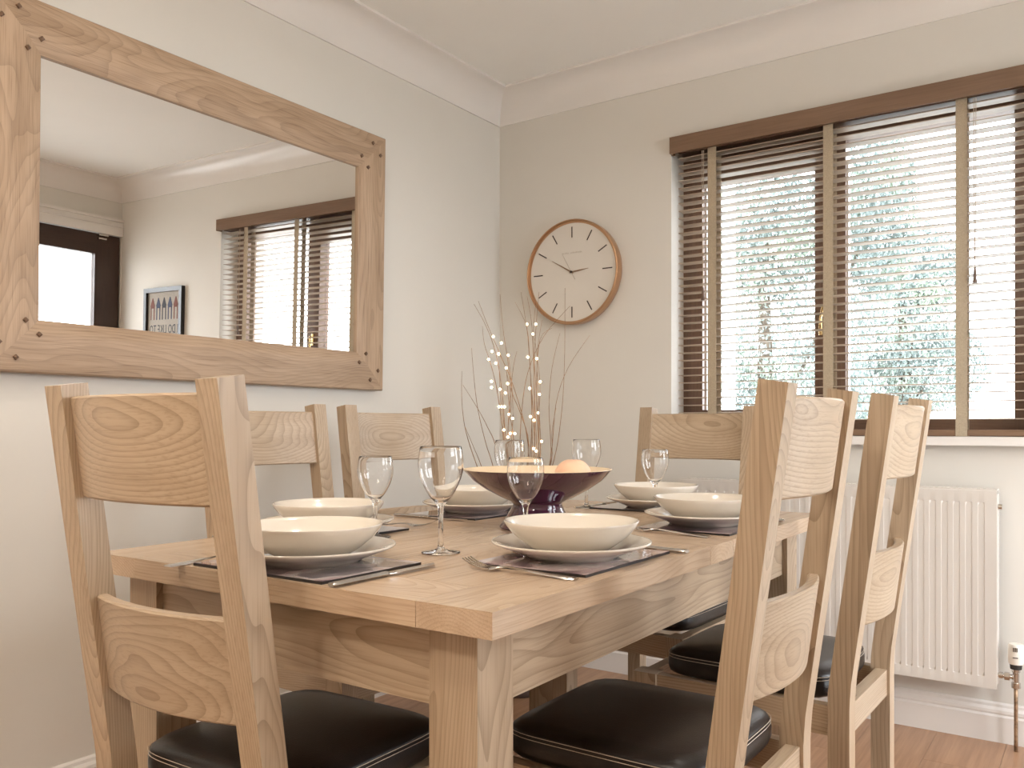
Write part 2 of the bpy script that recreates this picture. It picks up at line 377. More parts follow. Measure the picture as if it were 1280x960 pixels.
# ================================================================== VENETIAN BLIND
vb = thing('venetian_blind', 'brown wooden venetian blind with beige ladder tapes over the window', 'blind', (1.405, -0.01, 2.064))
def bp(name, c, mat, axis=None, bevel=0.001, parent=None, seed=None):
    c = (c[0]-1.405, c[1]+0.01, c[2]-2.064, c[3]-1.405, c[4]+0.01, c[5]-2.064)
    return boxo(name, c, mat, vb if parent is None else parent, axis, bevel, seed=seed)
BX0, BX1 = 0.832, 1.988
bp('valance', (0.813, -0.036, 2.002, 2.005, -0.026, 2.064), 'valance', 'x', 0.002)
bp('valance_return', (0.813, -0.026, 2.002, 0.821, -0.0005, 2.064), 'valance', 'y', 0.001); bp('valance_return', (1.997, -0.026, 2.002, 2.005, -0.0005, 2.064), 'valance', 'y', 0.001)
bp('headrail', (BX0, 0.004, 2.008, BX1, 0.050, 2.040), 'frame', 'x', 0.001)
SW, PITCH = 0.047, 0.0284
bm = bmesh.new(); n = 6
top = []; bot = []
for i in range(n+1):
    t = i/n-0.5; yv = t*SW; zc = 0.0009*(1-4*t*t)
    top.append((yv, zc+0.0014)); bot.append((yv, zc-0.0014))
prism(bm, top+bot[::-1], lambda p, s: ((BX1-BX0)*(s-0.5), p[0], p[1]))
slat0 = finish(bm, 'slat', 'blind', vb, 'x', seed=3)
zs = [1.990 - k*PITCH for k in range(36)]
for k, z in enumerate(zs):
    o = slat0 if k == 0 else slat0.copy()
    if k: COL.objects.link(o); o.parent = vb
    o.location = ((BX0+BX1)/2-1.405, 0.028+0.01, z-2.064)
bp('bottom_rail', (BX0, 0.005, 0.943, BX1, 0.050, 0.962), 'valance', 'x', 0.002)
for tx in (0.966, 1.384, 1.793):
    bm = bmesh.new()
    for yy in (0.0030, 0.0530):
        box(bm, tx-0.0165-1.405, yy-0.0006+0.01, 0.941-2.064, tx+0.0165-1.405, yy+0.0006+0.01, 2.010-2.064)
    for z in zs: box(bm, tx-0.004-1.405, 0.0030+0.01, z-0.0026-2.064, tx-0.001-1.405, 0.0530+0.01, z-0.0018-2.064)
    finish(bm, 'ladder_tape', 'tape', vb)
for cx_, z1, mat in ((0.935, 1.46, 1), (1.832, 1.44, 1)):
    bm = bmesh.new()
    for q in (-0.003, 0.003): tube(bm, [(cx_-1.405+q, 0.010-0.008, 2.0-2.064), (cx_-1.405+q*0.8, 0.010-0.008, (2.0+z1)/2-2.064), (cx_-1.405, 0.010-0.008, z1-2.064)], 0.0011, 5)
    c_ = finish(bm, 'pull_cord', 'cord', vb)
    bm = bmesh.new(); lathe(bm, [(0, 0.03), (0.003, 0.03), (0.004, 0.022), (0.0045, 0.0), (0.007, -0.014), (0.0065, -0.018), (0, -0.018)], 12)
    t_ = finish(bm, 'tassel', 'tassel', c_, smooth=True, ang=R(40)); t_['label'] = 'dark wooden tassel'; t_.location = (cx_-1.405, 0.002, z1-2.064)

# ================================================================== RADIATOR
rad = thing('radiator', 'white ribbed panel radiator on the wall under the window', 'radiator', (1.3925, -0.04, 0.184))
RXa, RXb = 0.885, 1.900; rw = RXb-RXa
def ribgrid(yf, sgn):
    bm = bmesh.new(); pitch = 0.0333; nr = int((rw-0.03)/pitch); x_s = (rw-nr*pitch)/2
    xs = [0.0, 0.004]; dep = [0.0, 0.0]
    for k in range(nr):
        x = x_s + k*pitch
        for f, d in ((0.22, 0), (0.36, 1), (0.64, 1), (0.78, 0)): xs.append(x+f*pitch); dep.append(d)
    xs += [rw-0.004, rw]; dep += [0, 0]
    zr = [(0.0, 0), (0.034, 0), (0.046, 1), (0.547, 1), (0.559, 0), (0.594, 0)]
    g = [[bm.verts.new((x-rw/2, yf + sgn*0.007*d*e, z)) for x, d in zip(xs, dep)] for z, e in zr]
    for a, b_ in zip(g, g[1:]):
        for i in range(len(a)-1): bm.faces.new((a[i], a[i+1], b_[i+1], b_[i]))
    return bm
bm = ribgrid(-0.060, 1)
box(bm, -rw/2, -0.059, 0.0, rw/2, -0.050, 0.594)
finish(bm, 'front_panel', 'radiator', rad, smooth=True, ang=R(35))
bm = bmesh.new(); box(bm, -rw/2, 0.004, 0.0, rw/2, 0.012, 0.594); finish(bm, 'rear_panel', 'radiator', rad)
for sx in (-1, 1):
    bm = bmesh.new(); x = sx*(rw/2+0.001); box(bm, min(x, x-sx*0.003), -0.050, 0.012, max(x, x-sx*0.003), 0.004, 0.585)
    finish(bm, 'side_cover', 'radiator', rad, bevel=0.001)
bm = bmesh.new(); box(bm, -rw/2+0.004, -0.052, 0.590, rw/2-0.004, -0.048, 0.600); box(bm, -rw/2+0.004, 0.002, 0.590, rw/2-0.004, 0.006, 0.600)
for k in range(int(rw/0.0166)):
    x = -rw/2+0.01+k*0.0166; box(bm, x, -0.048, 0.594, x+0.009, 0.002, 0.598)
finish(bm, 'top_grille', 'radiator', rad)
bm = bmesh.new(); box(bm, -rw/2+0.02, -0.046, 0.03, rw/2-0.02, 0.0, 0.56); finish(bm, 'convector_fins', 'trim', rad)
for x in (-0.35, 0.35):
    boxo('bracket', (x-0.02, 0.012, 0.1, x+0.02, 0.0395, 0.5), 'trim', rad)
bm = bmesh.new(); tube(bm, [(rw/2-0.02, -0.03, 0.545), (rw/2+0.012, -0.03, 0.545)], 0.009, 10); finish(bm, 'bleed_plug', 'chrome', rad)
# thermostatic valve
tv = thing('radiator_valve', 'white thermostatic valve with chrome body beside the radiator', 'valve', (1.948, -0.072, 0.0))
bm = bmesh.new(); tube(bm, [(-0.047, 0, 0.222), (0, 0, 0.222)], 0.0075, 12); tube(bm, [(-0.030, 0, 0.222), (-0.016, 0, 0.222)], 0.0125, 6); tube(bm, [(-0.044, 0, 0.222), (-0.034, 0, 0.222)], 0.010, 12)
lathe(bm, [(0, 0.190), (0.0125, 0.190), (0.0125, 0.206), (0.009, 0.207), (0.009, 0.235), (0.0115, 0.238), (0.0115, 0.252), (0, 0.252)], 12)
finish(bm, 'valve_body', 'chrome', tv, smooth=True, ang=R(35))
bm = bmesh.new(); lathe(bm, [(0, 0.247), (0.0155, 0.247), (0.0165, 0.262), (0, 0.262)], 20); finish(bm, 'collar', 'dark', tv, smooth=True, ang=R(35))
bm = bmesh.new(); lathe(bm, [(0, 0.262), (0.019, 0.262), (0.0215, 0.272), (0.0215, 0.30), (0.0205, 0.318), (0.0185, 0.322), (0, 0.323)], 24); hd = finish(bm, 'thermostat_head', 'plastic', tv, smooth=True, ang=R(40))
bm = bmesh.new()
for k in range(3): box(bm, -0.006+k*0.0045, -0.0225, 0.302, -0.0035+k*0.0045, -0.0205, 0.314)
box(bm, -0.007, -0.0228, 0.283, 0.007, -0.0212, 0.2855)
finish(bm, 'marking', 'mark', hd)
bm = bmesh.new(); tube(bm, [(0, 0, 0.195), (0, 0, 0.15), (0, 0, 0.10), (0, 0.0, 0.05), (0, 0, 0.0)], 0.0055, 10); finish(bm, 'pipe', 'copper', tv, smooth=True)

# ================================================================== WALL CLOCK
ck = thing('wall_clock', 'round copper-rimmed wall clock with pale dial and baton marks', 'clock', (0.390, 0, 1.598))
def ylathe(name, prof, mat, parent, n=96, ang=R(30)):
    bm = bmesh.new(); lathe(bm, prof, n); bmesh.ops.rotate(bm, verts=bm.verts, cent=(0, 0, 0), matrix=Matrix.Rotation(pi/2, 3, 'X'))
    return finish(bm, name, mat, parent, smooth=True, ang=ang)
RC = 0.213
ylathe('rim', [(RC-0.030, 0.0), (RC-0.010, 0.0), (RC-0.002, 0.012), (RC, 0.035), (RC-0.0005, 0.053), (RC-0.004, 0.055), (RC-0.0055, 0.054), (RC-0.0065, 0.043), (RC-0.03, 0.040)], 'clockrim', ck)
dial = ylathe('dial', [(0, 0.042), (RC-0.006, 0.042), (RC-0.006, 0.034), (0, 0.034)], 'face', ck)
for k in range(12):
    a = k*pi/6
    bm = bmesh.new(); box(bm, -0.0022, -0.0432, 0.140, 0.0022, -0.0419, 0.184)
    bmesh.ops.rotate(bm, verts=bm.verts, cent=(0, 0, 0), matrix=Matrix.Rotation(a, 3, 'Y')); finish(bm, 'hour_mark', 'mark', dial)
def hand(name, ang, L, tail, w, y, mat):
    bm = bmesh.new(); pts = [(-w, -tail), (w, -tail), (w*0.8, L*0.5), (w*0.25, L), (-w*0.25, L), (-w*0.8, L*0.5)]
    prism(bm, pts, lambda p, s: (p[0], -y-0.001*s, p[1]))
    bmesh.ops.rotate(bm, verts=bm.verts, cent=(0, 0, 0), matrix=Matrix.Rotation(ang, 3, 'Y')); return finish(bm, name, mat, ck)
hand('hour_hand', R(84), 0.078, 0.010, 0.0034, 0.0450, 'hand'); hand('minute_hand', R(300), 0.106, 0.010, 0.0028, 0.0468, 'hand'); hand('second_hand', R(331), 0.088, 0.036, 0.0009, 0.0482, 'second')
ylathe('hand_boss', [(0, 0.051), (0.005, 0.051), (0.005, 0.042), (0, 0.042)], 'mark', ck, 16)
bm = bmesh.new()
for k in range(17):
    if k in (6,): continue
    x = -0.046+k*0.0055; hh = 0.0045 if k % 3 else 0.006
    box(bm, x, -0.0426, 0.076, x+0.0036, -0.0419, 0.076+hh)
finish(bm, 'dial_print', 'faint', dial)
# ================================================================== MIRROR
mr = thing('wall_mirror', 'large landscape wall mirror in a chunky pegged oak frame', 'mirror', (0.005, -1.4425, 1.101))
mr.rotation_euler = (0, 0.0165, 0)
MW, MH, FW = 1.335, 0.900, 0.130
PR = [(0, 0.0), (0, 0.030), (0.004, 0.036), (0.030, 0.0395), (0.060, 0.0405), (0.094, 0.0395), (0.100, 0.038), (0.127, 0.031), (0.130, 0.029), (0.130, 0.010), (0.10, 0.0)]
def mrail(side):
    # corners outer: (y,z)
    cs = [(-MW/2, 0), (MW/2, 0), (MW/2, MH), (-MW/2, MH)]
    ins = [(1, 1), (-1, 1), (-1, -1), (1, -1)]
    i, j = side, (side+1) % 4
    bm = bmesh.new()
    def f(p, s):
        c, k = (cs[i], ins[i]) if s == 0 else (cs[j], ins[j])
        return (p[1], c[0]+k[0]*p[0], c[1]+k[1]*p[0])
    prism(bm, PR, f)
    # joint hairline
    return finish(bm, 'frame_rail', 'oak_grey', mr, 'y2' if side % 2 == 0 else 'z', seed=side*7+2, smooth=True, ang=R(20))
rails = [mrail(k) for k in range(4)]
bm = bmesh.new()
def peg(y, z, rail):
    bm = bmesh.new(); s = 0.0075
    a = [bm.verts.new((0.036, y+dy*s, z+dz*s)) for dy, dz in ((1, 0), (0, 1), (-1, 0), (0, -1))]
    b_ = [bm.verts.new((0.0445, y+dy*s*0.85, z+dz*s*0.85)) for dy, dz in ((1, 0), (0, 1), (-1, 0), (0, -1))]
    c_ = bm.verts.new((0.0465, y, z))
    for k in range(4): bm.faces.new((a[k], a[(k+1) % 4], b_[(k+1) % 4], b_[k])); bm.faces.new((b_[k], b_[(k+1) % 4], c_))
    o = finish(bm, 'peg', 'peg', rail); return o
for cy, sy in ((-MW/2, 1), (MW/2, -1)):
    for cz_, sz, hr in ((0, 1, rails[0]), (MH, -1, rails[2])):
        vr = rails[3] if cy < 0 else rails[1]
        peg(cy+sy*0.072, cz_+sz*0.036, hr); peg(cy+sy*0.126, cz_+sz*0.094, hr)
        peg(cy+sy*0.034, cz_+sz*0.070, vr); peg(cy+sy*0.094, cz_+sz*0.126, vr)
bm = bmesh.new(); box(bm, 0.004, -MW/2+FW-0.01, FW-0.01, 0.022, MW/2-FW+0.01, MH-FW+0.01)
mg = finish(bm, 'mirror_glass', 'mirror', mr)

# ================================================================== GLAZED DOORS (seen in the mirror)
def door(name, y0, y1, lab):
    d = bpy.data.objects.new(name, None); COL.objects.link(d); struct(d, lab); d.location = (RX+0.026, (y0+y1)/2, 0)
    w = (y1-y0)/2; g = 0.157; t = 0.022
    boxo('door_stile', (-t, -w, 0.012, t, -w+g, 2.06), 'door', d, 'z', 0.003); boxo('door_stile', (-t, w-g, 0.012, t, w, 2.06), 'door', d, 'z', 0.003)
    boxo('door_rail', (-t, -w+g, 1.935, t, w-g, 2.06), 'door', d, 'y', 0.003); boxo('door_rail', (-t, -w+g, 0.012, t, w-g, 0.26), 'door', d, 'y', 0.003)
    boxo('pane', (-0.004, -w+g, 0.26, 0.004, w-g, 1.935), 'glass', d)
    return d
ym = (DY0+DY1)/2
d1 = door('door_1', ym+0.002, DY1-0.008, 'dark glazed door nearest the corner, seen in the mirror'); d2 = door('door_2', DY0+0.012, ym-0.002, 'second dark glazed door leaf')
bm = bmesh.new(); w = (DY1-0.008-ym)/2
box(bm, -0.052, w-0.150, 2.045, -0.024, w-0.090, 2.058); box(bm, -0.040, w-0.145, 2.025, -0.022, w-0.095, 2.035); finish(bm, 'restrictor', 'chrome', d1, bevel=0.001)
bm = bmesh.new(); box(bm, RX-0.018, DY0-0.085, 2.063, RX-0.0005, DY1+0.002, 2.150); box(bm, RX-0.030, DY0-0.09, 2.150, RX-0.0005, DY1+0.0, 2.166); box(bm, RX-0.024, DY0-0.085, 2.118, RX-0.018, DY1+0.002, 2.124)
box(bm, RX-0.018, DY0-0.085, 0, RX-0.0005, DY0-0.0, 2.063)
struct(finish(bm, 'trim_6', 'trim', bevel=0.002), 'white architrave around the glazed doors')
bm = bmesh.new(); box(bm, RX, DY0, 2.063, RX+0.25, DY1, DZ); box(bm, RX+0.03, DY0, 0.0, RX+0.10, DY0+0.0115, 2.063); box(bm, RX+0.03, DY1-0.0075, 0.0, RX+0.10, DY1, 2.063)
struct(finish(bm, 'trim_7', 'trim'), 'white door lining')

# ================================================================== FRAMED PRINT (seen in the mirror)
def text_mesh(s, size, name, mat, parent, loc, rot, sx=1.0):
    cu = bpy.data.curves.new(name, 'FONT'); cu.body = s; cu.size = size; cu.align_x = 'CENTER'; cu.extrude = 0.0004; cu.resolution_u = 2; cu.space_character = 1.05
    o = bpy.data.objects.new(name, cu); COL.objects.link(o)
    me = bpy.data.meshes.new_from_object(o.evaluated_get(bpy.context.evaluated_depsgraph_get()))
    bpy.data.objects.remove(o); me.materials.clear(); me.materials.append(M[mat])
    r = bpy.data.objects.new(name, me); COL.objects.link(r); r.parent = parent; r.location = loc; r.rotation_euler = rot; r.scale = (sx, 1, 1); return r
PXC, PZT = 2.52, 1.72
fp = thing('framed_print', 'black framed print of beach huts and seaside lettering', 'picture', (PXC, 0, PZT-0.50))
pw, ph, ft = 0.190, 0.50, 0.026
boxo('frame', (-pw, -0.026, 0, -pw+ft, -0.001, ph), 'pframe', fp, bevel=0.001); boxo('frame', (pw-ft, -0.026, 0, pw, -0.001, ph), 'pframe', fp, bevel=0.001)
boxo('frame', (-pw+ft, -0.026, ph-ft, pw-ft, -0.001, ph), 'pframe', fp, bevel=0.001); boxo('frame', (-pw+ft, -0.026, 0, pw-ft, -0.001, ft), 'pframe', fp, bevel=0.001)
pp = boxo('print_sheet', (-pw+ft, -0.010, ft, pw-ft, -0.004, ph-ft), 'paper', fp)
for k, mt in enumerate(('inkred', 'inkblue', 'ink', 'inkblue', 'inkred')):
    bm = bmesh.new(); x = -0.116+k*0.058; w_ = 0.020; zb = ph-0.190
    box(bm, x-w_, -0.0108, zb, x-w_+0.009, -0.0099, zb+0.080); box(bm, x+w_-0.009, -0.0108, zb, x+w_, -0.0099, zb+0.080)
    box(bm, x-w_, -0.0108, zb+0.070, x+w_, -0.0099, zb+0.082)
    prism(bm, [(-w_-0.004, 0.082), (w_+0.004, 0.082), (0.003, 0.132), (-0.003, 0.132)], lambda p, s: (x+p[0], -0.0099-0.0009*s, zb+p[1]))
    finish(bm, 'beach_hut', mt, pp)
for k, (s, sz, sx) in enumerate((('I DO LIKE TO', 0.074, 0.62), ('BE BESIDE THE', 0.074, 0.54), ('SEASIDE', 0.074, 0.95))):
    text_mesh(s, sz, 'lettering', 'ink', pp, (0, -0.0104, ph-0.272-k*0.078), (pi/2, 0, 0), sx)

# ================================================================== TABLE
TX0, TX1, TY0, TY1, TZ = 0.739, 1.583, -2.235, -0.843, 0.755
tb = thing('dining_table', 'rectangular oak extending dining table laid for six', 'table', ((TX0+TX1)/2, (TY0+TY1)/2, 0))
tcx, tcy = (TX0+TX1)/2, (TY0+TY1)/2
def tp(name, c, mat='oak_top', axis='y', bevel=0.0025, seed=None):
    c = (c[0]-tcx, c[1]-tcy, c[2], c[3]-tcx, c[4]-tcy, c[5]); return boxo(name, c, mat, tb, axis, bevel, seed=seed, seg=2)
TT = 0.033; SB = 0.117; g = 0.0008; Y1, Y2 = -1.566, -1.450
for xa, xb in ((TX0, TX0+SB), (TX1-SB, TX1)):
    tp('side_board', (xa, TY0, TZ-TT, xb, Y1-g, TZ), axis='y', bevel=0.0035); tp('side_board', (xa, Y2+g, TZ-TT, xb, TY1, TZ), axis='y', bevel=0.0035)
tp('end_board', (TX0+SB+g, TY0, TZ-TT, TX1-SB-g, TY0+0.118, TZ), axis='x', bevel=0.0015); tp('end_board', (TX0+SB+g, TY1-0.118, TZ-TT, TX1-SB-g, TY1, TZ), axis='x', bevel=0.0015)
tp('cross_board', (TX0, Y1+g, TZ-TT, TX1, Y2-g, TZ), axis='x', bevel=0.0015)
nb = 5; iw = (TX1-TX0-2*SB)/nb
for k in range(nb):
    a = TX0+SB+k*iw
    tp('panel_board', (a+g, TY0+0.118+g, TZ-TT, a+iw-g, Y1-g, TZ), bevel=0.0005, seed=k*3+1); tp('panel_board', (a+g, Y2+g, TZ-TT, a+iw-g, TY1-0.118-g, TZ), bevel=0.0005, seed=k*5+90)
LG = 0.077; LX0, LX1, LY0, LY1 = 0.787, 1.535, -2.200, -0.878
for x in (LX0, LX1-LG):
    for y in (LY0, LY1-LG): tp('leg', (x, y, 0, x+LG, y+LG, TZ-TT), 'oak', 'z', 0.005, seed=int(x*100+y*10))
AZ0, AZ1 = 0.612, TZ-TT
tp('apron', (LX0+LG, LY0+0.012, AZ0, LX1-LG, LY0+0.034, AZ1), 'oak', 'x2', 0.0015, seed=5); tp('apron', (LX0+LG, LY1-0.034, AZ0, LX1-LG, LY1-0.012, AZ1), 'oak', 'x2', 0.0015, seed=6)
tp('apron', (LX1-0.034, LY0+LG, AZ0, LX1-0.012, LY1-LG, AZ1), 'oak', 'y2', 0.0015, seed=9); tp('apron', (LX0+0.012, LY0+LG, AZ0, LX0+0.034, LY1-LG, AZ1), 'oak', 'y2', 0.0015, seed=8)

# ================================================================== CHAIRS
CH, CWD, PT, PD, ZB, LEAN = 1.0315, 0.380, 0.0415, 0.040, 0.457, 0.138
def make_chair(label):
    t = thing('dining_chair', label, 'chair', (0, 0, 0), 0, None)
    hw = CWD/2
    def back(z): return -LEAN*(z-ZB) if z > ZB else 0.0
    pts = [(0.0, 0.0), (0.0, ZB-0.02), (-0.001, ZB), (back(ZB+0.03)+0.001, ZB+0.03), (back(CH-0.003), CH-0.003), (back(CH-0.003)+PD, CH+0.003), (back(ZB+0.03)+PD+0.001, ZB+0.03), (PD, ZB), (PD, ZB-0.02), (PD, 0.0)]
    for s in (-1, 1):
        bm = bmesh.new(); prism(bm, pts, lambda p, q: (s*(hw-PT*q), p[0], p[1]))
        finish(bm, 'back_post', 'oak', t, 'z2' if s < 0 else 'z', 0.0055, seg=3, seed=s+5)
    for s in (-1, 1):
        boxo('front_leg', (s*hw-(0 if s < 0 else 0.045), 0.402, 0, s*hw+(0.045 if s < 0 else 0), 0.455, 0.437), 'oak', t, 'z', 0.004, seed=s+15)
    boxo('rear_rail', (-hw+PT, 0.006, 0.378, hw-PT, 0.030, 0.435), 'oak', t, 'x', 0.003, seed=31); boxo('front_rail', (-hw+0.045, 0.42, 0.378, hw-0.045, 0.444, 0.435), 'oak', t, 'x', 0.003, seed=32)
    for s in (-1, 1):
        a, b_ = sorted((s*(hw-0.008), s*(hw-0.032))); boxo('side_rail', (a, PD, 0.378, b_, 0.402, 0.435), 'oak', t, 'y', 0.003, seed=33+s)
    # curved back slats
    def slat(zt, zb_, seed):
        bm = bmesh.new(); N = 14; ins = hw-PT+0.001; th = 0.019; bow = 0.025; rnd = 0.010
        outl = [(-th/2+0.003, zb_), (th/2-0.003, zb_), (th/2, zb_+0.003), (th/2, zt-0.003), (th/2-0.003, zt), (-th/2+0.003, zt), (-th/2, zt-0.003), (-th/2, zb_+0.003)]
        rings = []
        for i in range(N+1):
            u = -1+2*i/N; yo = 0.0215 - bow*(1-u*u)
            sl = -2*bow*u/ins*-1  # slope of curve
            rings.append([bm.verts.new((u*ins - sl*q[0]*0.0, yo+q[0]+back(q[1]), q[1])) for q in outl])
        for a, b_ in zip(rings, rings[1:]):
            for k in range(len(outl)): bm.faces.new((a[k], b_[k], b_[(k+1) % 8], a[(k+1) % 8]))
        bm.faces.new(rings[0][::-1]); bm.faces.new(rings[-1])
        return finish(bm, 'back_slat', 'oak', t, 'x2', seed=seed, smooth=True, ang=R(30))
    slat(1.013, 0.870, 41); slat(0.727, 0.586, 44)
    # cushion: rounded, crowned, with side crease
    bm = bmesh.new(); cw, y0, y1 = hw-0.018, 0.044, 0.402; nx, ny = 20, 20; cyc = (y0+y1)/2; hl = (y1-y0)/2
    def sup(a, b_, k=7):   # map square to rounded square
        m_ = max(abs(a), abs(b_)); 
        if m_ == 0: return 0, 0
        r = (abs(a)**k+abs(b_)**k)**(1/k); return a*m_/r, b_*m_/r
    levels = [(0.0, 0.955, 0.437), (0.0, 0.985, 0.442), (0, 1.0, 0.450), (0, 1.0, 0.466), (0, 0.985, 0.4745), (0, 0.99, 0.4775), (0, 0.975, 0.4825)]
    def ring(sc, z):
        out = []
        n4 = 64
        for i in range(n4):
            a = 2*pi*i/n4; x, y = cos(a), sin(a); m_ = max(abs(x), abs(y)); x, y = sup(x/m_, y/m_)
            out.append(bm.verts.new((x*cw*sc, cyc+y*hl*sc, z)))
        return out
    rs = [ring(sc, z) for _, sc, z in levels] + [ring(0.92, 0.4895), ring(0.80, 0.4935), ring(0.55, 0.4965), ring(0.25, 0.4980)]
    for a, b_ in zip(rs, rs[1:]):
        for i in range(64): bm.faces.new((a[i], a[(i+1) % 64], b_[(i+1) % 64], b_[i]))
    bm.faces.new(rs[0][::-1]); bm.faces.new(rs[-1])
    cu = finish(bm, 'seat_cushion', 'leather', t, smooth=True)
    bm = bmesh.new(); n4 = 96
    for zz, sc in ((0.4790, 0.996), (0.4725, 0.994)):
        P = []
        for i in range(n4):
            a = 2*pi*i/n4; x, y = cos(a), sin(a); m_ = max(abs(x), abs(y)); x, y = sup(x/m_, y/m_)
            P.append((x*cw*sc, cyc+y*hl*sc, zz))
        tube(bm, P, 0.0006, 4, closed=True)
    finish(bm, 'stitching', 'thread', cu)
    return t
c0 = make_chair('oak chair with its back to us at the near end, left of the table leg')
c0.location = (1.114, -2.332, 0); c0.rotation_euler = (0, 0, R(1.3))
dup(c0, (1.753, -1.734, 0), pi/2+R(-0.2), 'nearer oak chair on the window side of the table, black seat in the foreground')
dup(c0, (1.775, -1.160, 0), pi/2+R(-1.0), 'further oak chair at the right, nearest the radiator valve')
dup(c0, (0.395, -1.545, 0), -pi/2+R(-2.4), 'oak chair below the mirror, half hidden behind the near end chair')
dup(c0, (0.440, -1.110, 0), -pi/2+R(-6.0), 'oak chair by the mirror wall, second along, behind the left wine glass')
fc = dup(c0, (1.116, -0.552, 0), pi+R(-2.0), 'oak chair facing us at the far end of the table, below the window')
fc.scale = (1.03, 1.03, 1.0)

# ================================================================== TABLEWARE
def place_setting(tagname, cx_, cy_, rz, pc, first):
    pass
MZ = TZ+0.0045
# placemat
pm = thing('placemat', 'x', 'placemat', (0, 0, TZ), 0, None)
boxo('mat_board', (-0.1435, -0.1035, 0.0, 0.1435, 0.1035, 0.0040), 'matedge', pm, bevel=0.0006); boxo('printed_face', (-0.1425, -0.1025, 0.0040, 0.1425, 0.1025, 0.0045), 'print', pm)
# dinner plate
pt = thing('dinner_plate', 'x', 'plate', (0, 0, 0))
bm = bmesh.new()
prof = [(0, 0.002), (0.060, 0.002), (0.070, 0.0), (0.076, 0.0), (0.080, 0.004), (0.100, 0.012), (0.128, 0.0222), (0.131, 0.0245), (0.1305, 0.0265), (0.127, 0.0262), (0.098, 0.0165), (0.084, 0.0105), (0.078, 0.0075), (0, 0.0065)]
lathe(bm, prof, 72); finish(bm, 'dish', 'china', pt, smooth=True)
# pasta bowl
pb = thing('pasta_bowl', 'x', 'bowl', (0, 0, 0))
bm = bmesh.new()
prof = [(0, 0.003), (0.044, 0.003), (0.050, 0.0), (0.055, 0.0), (0.060, 0.005), (0.078, 0.016), (0.096, 0.031), (0.1065, 0.0445), (0.1105, 0.0515), (0.1100, 0.0530), (0.1080, 0.0528), (0.1035, 0.0465), (0.092, 0.034), (0.074, 0.020), (0.055, 0.011), (0.04, 0.009), (0, 0.009)]
lathe(bm, prof, 72); finish(bm, 'dish', 'china', pb, smooth=True)
# fork along +x (tines at +x)
def make_fork():
    t = thing('fork', 'x', 'fork', (0, 0, 0))
    bm = bmesh.new()
    st = [(-0.095, 0.0085, 0.0020), (-0.085, 0.0095, 0.0022), (-0.05, 0.0060, 0.0035), (-0.01, 0.0036, 0.0062), (0.020, 0.0030, 0.0085), (0.034, 0.0050, 0.0075), (0.041, 0.0110, 0.0052), (0.050, 0.0120, 0.0042)]
    R_ = []
    for x, w, z in st: R_.append([bm.verts.new(q) for q in ((x, -w, z-0.0010), (x, w, z-0.0010), (x, w*0.8, z+0.0012), (x, -w*0.8, z+0.0012))])
    for a, b_ in zip(R_, R_[1:]):
        for k in range(4): bm.faces.new((a[k], b_[k], b_[(k+1) % 4], a[(k+1) % 4]))
    bm.faces.new(R_[0][::-1]); bm.faces.new(R_[-1])
    finish(bm, 'handle', 'steel', t, smooth=True, ang=R(50))
    for k in range(4):
        bm = bmesh.new(); y = -0.0102+k*0.0068; q = []
        for x, z, w in ((0.048, 0.0042, 0.0017), (0.066, 0.0050, 0.0014), (0.083, 0.0095, 0.0011), (0.097, 0.0165, 0.0006)):
            q.append([bm.verts.new(v) for v in ((x, y-w, z-0.0009), (x, y+w, z-0.0009), (x, y+w, z+0.0009), (x, y-w, z+0.0009))])
        for a, b_ in zip(q, q[1:]):
            for i in range(4): bm.faces.new((a[i], b_[i], b_[(i+1) % 4], a[(i+1) % 4]))
        bm.faces.new(q[0][::-1]); bm.faces.new(q[-1]); finish(bm, 'tine', 'steel', t, smooth=True, ang=R(50))
    return t
def make_knife():
    t = thing('table_knife', 'x', 'knife', (0, 0, 0))
    bm = bmesh.new(); st = [(-0.110, 0.0065, 0.0030), (-0.106, 0.0088, 0.0034), (-0.09, 0.0082, 0.0034), (-0.05, 0.0068, 0.0034), (-0.012, 0.0058, 0.0036), (-0.006, 0.0080, 0.0042), (0.0, 0.0060, 0.0034)]
    R_ = []
    for x, w, h in st: R_.append([bm.verts.new((x, w*cos(a), 0.0042+h*sin(a))) for a in [pi/4*i for i in range(8)]])
    for a, b_ in zip(R_, R_[1:]):
        for k in range(8): bm.faces.new((a[k], b_[k], b_[(k+1) % 8], a[(k+1) % 8]))
    bm.faces.new(R_[0][::-1]); bm.faces.new(R_[-1]); finish(bm, 'handle', 'steel', t, smooth=True, ang=R(60))
    bm = bmesh.new(); pts = [(0.0, -0.0055), (0.012, -0.0085), (0.07, -0.0095), (0.098, -0.0070), (0.109, 0.0035), (0.107, 0.0058), (0.09, 0.0065), (0.0, 0.0050)]
    prism(bm, pts, lambda p, s: (p[0], p[1], 0.0036+0.0013*s)); finish(bm, 'blade', 'steel', t, bevel=0.0004, seg=1)
    return t
fk = make_fork(); kn = make_knife()
